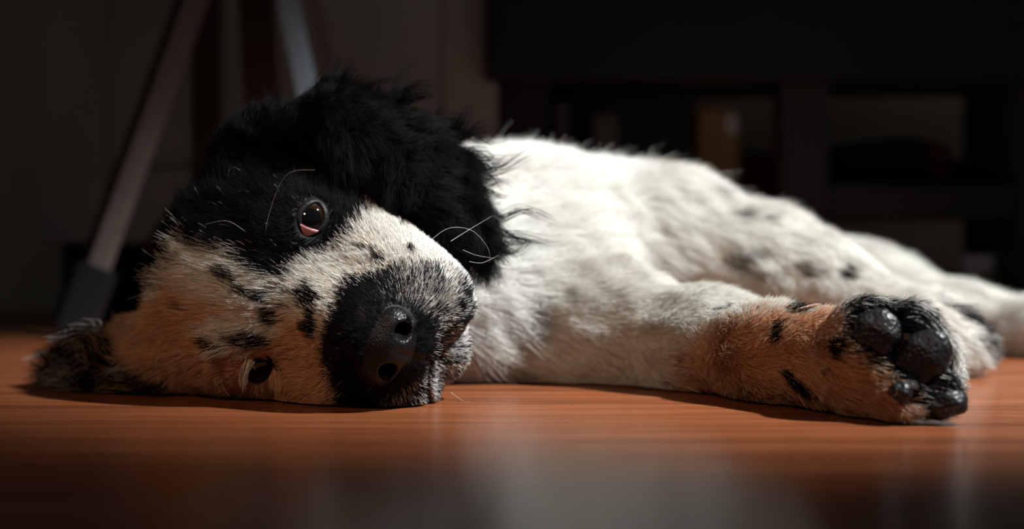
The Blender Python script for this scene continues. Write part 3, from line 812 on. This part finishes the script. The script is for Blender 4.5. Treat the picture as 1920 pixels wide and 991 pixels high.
for i in range(26):
    x = random.uniform(70, 250); y = random.uniform(625, 722)
    lock(P(120+.6*(x-70)+20, y, .742), (-1, -.15, random.uniform(-.1, .5)), (-1, -.1, random.uniform(-.6, .1)), random.uniform(.016, .034), 24, .0022, random.uniform(.2, .7), random.choice((.15, .4, .9, 1.0)))
for i in range(10):
    lock(P(random.uniform(210, 300), 712, .715), (-.3, -.6, .4), (-.6, -.5, -.4), .02, 20, .0015, 1.0, .45)
for i in range(5):      # pale lashes and brow hairs of the lower eye
    lock(P(470+random.gauss(0, 2), 672+i*3, .6445), (-.5, -.3, -.75), (.15, -.1, -1), .013, 7, .0008, .1, .0, .00008)
for i in range(16):
    x = 415+i*6; lock(P(x, 648+abs(x-470)*.12, .648), (-.8, -.35, -.05), (-.7, -.2, -.6), random.uniform(.010, .016), 14, .0012, .15, .35)
ll = make_curves('ear_feathering', np.array(lock_p), NL, np.array(lock_r), np.array(lock_c), M_fur, puppy)
ll['kind'] = 'stuff'; ll['label'] = 'long curly hair fringing both ears'

# ---- whiskers: each its own thin curved hair
M_whisk = mat('whisker_hair', (.75, .72, .66), .35, .5)
def whisker(pxs, d, r=.00008):
    k = len(pxs); c = np.array([P(x, y, d[0]+(d[1]-d[0])*i/(k-1)) for i, (x, y) in enumerate(pxs)])
    ts = np.linspace(0, k-1, 22); pts_ = []
    for t in ts:                                            # Catmull-Rom
        i = min(int(t), k-2); f = t-i; a = c[max(i-1, 0)]; b = c[i]; e = c[i+1]; g = c[min(i+2, k-1)]
        pts_.append(.5*(2*b+(e-a)*f+(2*a-5*b+4*e-g)*f*f+(3*b-a-3*e+g)*f**3))
    pts_ = np.array(pts_); vv = []; ff = []
    for i in range(22):
        ax = nrm(pts_[min(i+1, 21)]-pts_[max(i-1, 0)]); s_ = nrm(np.cross(ax, [.1, 1, .2])); q_ = np.cross(ax, s_); rr = r*(1-.7*i/21)
        vv += [pts_[i]+rr*(s_*math.cos(2.094*j)+q_*math.sin(2.094*j)) for j in range(3)]
        if i: ff += [((i-1)*3+j, (i-1)*3+(j+1) % 3, i*3+(j+1) % 3, i*3+j) for j in range(3)]
    mesh_obj('whisker', vv, ff, M_whisk, puppy, True)
for pxs, d in [([(782, 500), (800, 460), (840, 428), (885, 432), (915, 465), (918, 492)], (.612, .64)), ([(800, 492), (812, 468), (822, 450)], (.612, .60)),
               ([(845, 452), (880, 430), (922, 405)], (.63, .66)), ([(868, 468), (893, 478), (926, 484)], (.63, .65)), ([(880, 490), (905, 492), (935, 478)], (.63, .65)),
               ([(845, 540), (870, 528), (890, 525)], (.615, .60)), ([(890, 555), (915, 553), (938, 562)], (.625, .63)), ([(405, 645), (350, 655), (298, 668), (292, 690)], (.665, .66)),
               ([(410, 650), (340, 662), (290, 670), (262, 650)], (.665, .66)), ([(425, 680), (415, 715), (430, 742)], (.66, .655)), ([(420, 685), (402, 712), (416, 735)], (.66, .655)),
               ([(505, 480), (500, 420), (535, 330), (590, 318)], (.645, .63)), ([(480, 450), (430, 415), (385, 420)], (.645, .64)), ([(845, 735), (870, 752), (885, 754)], (.62, .60)),
               ([(625, 690), (600, 720), (588, 745)], (.63, .62)), ([(700, 470), (760, 440), (800, 410)], (.62, .60)) ][:15]:
    whisker(pxs, d)
adopt(puppy)
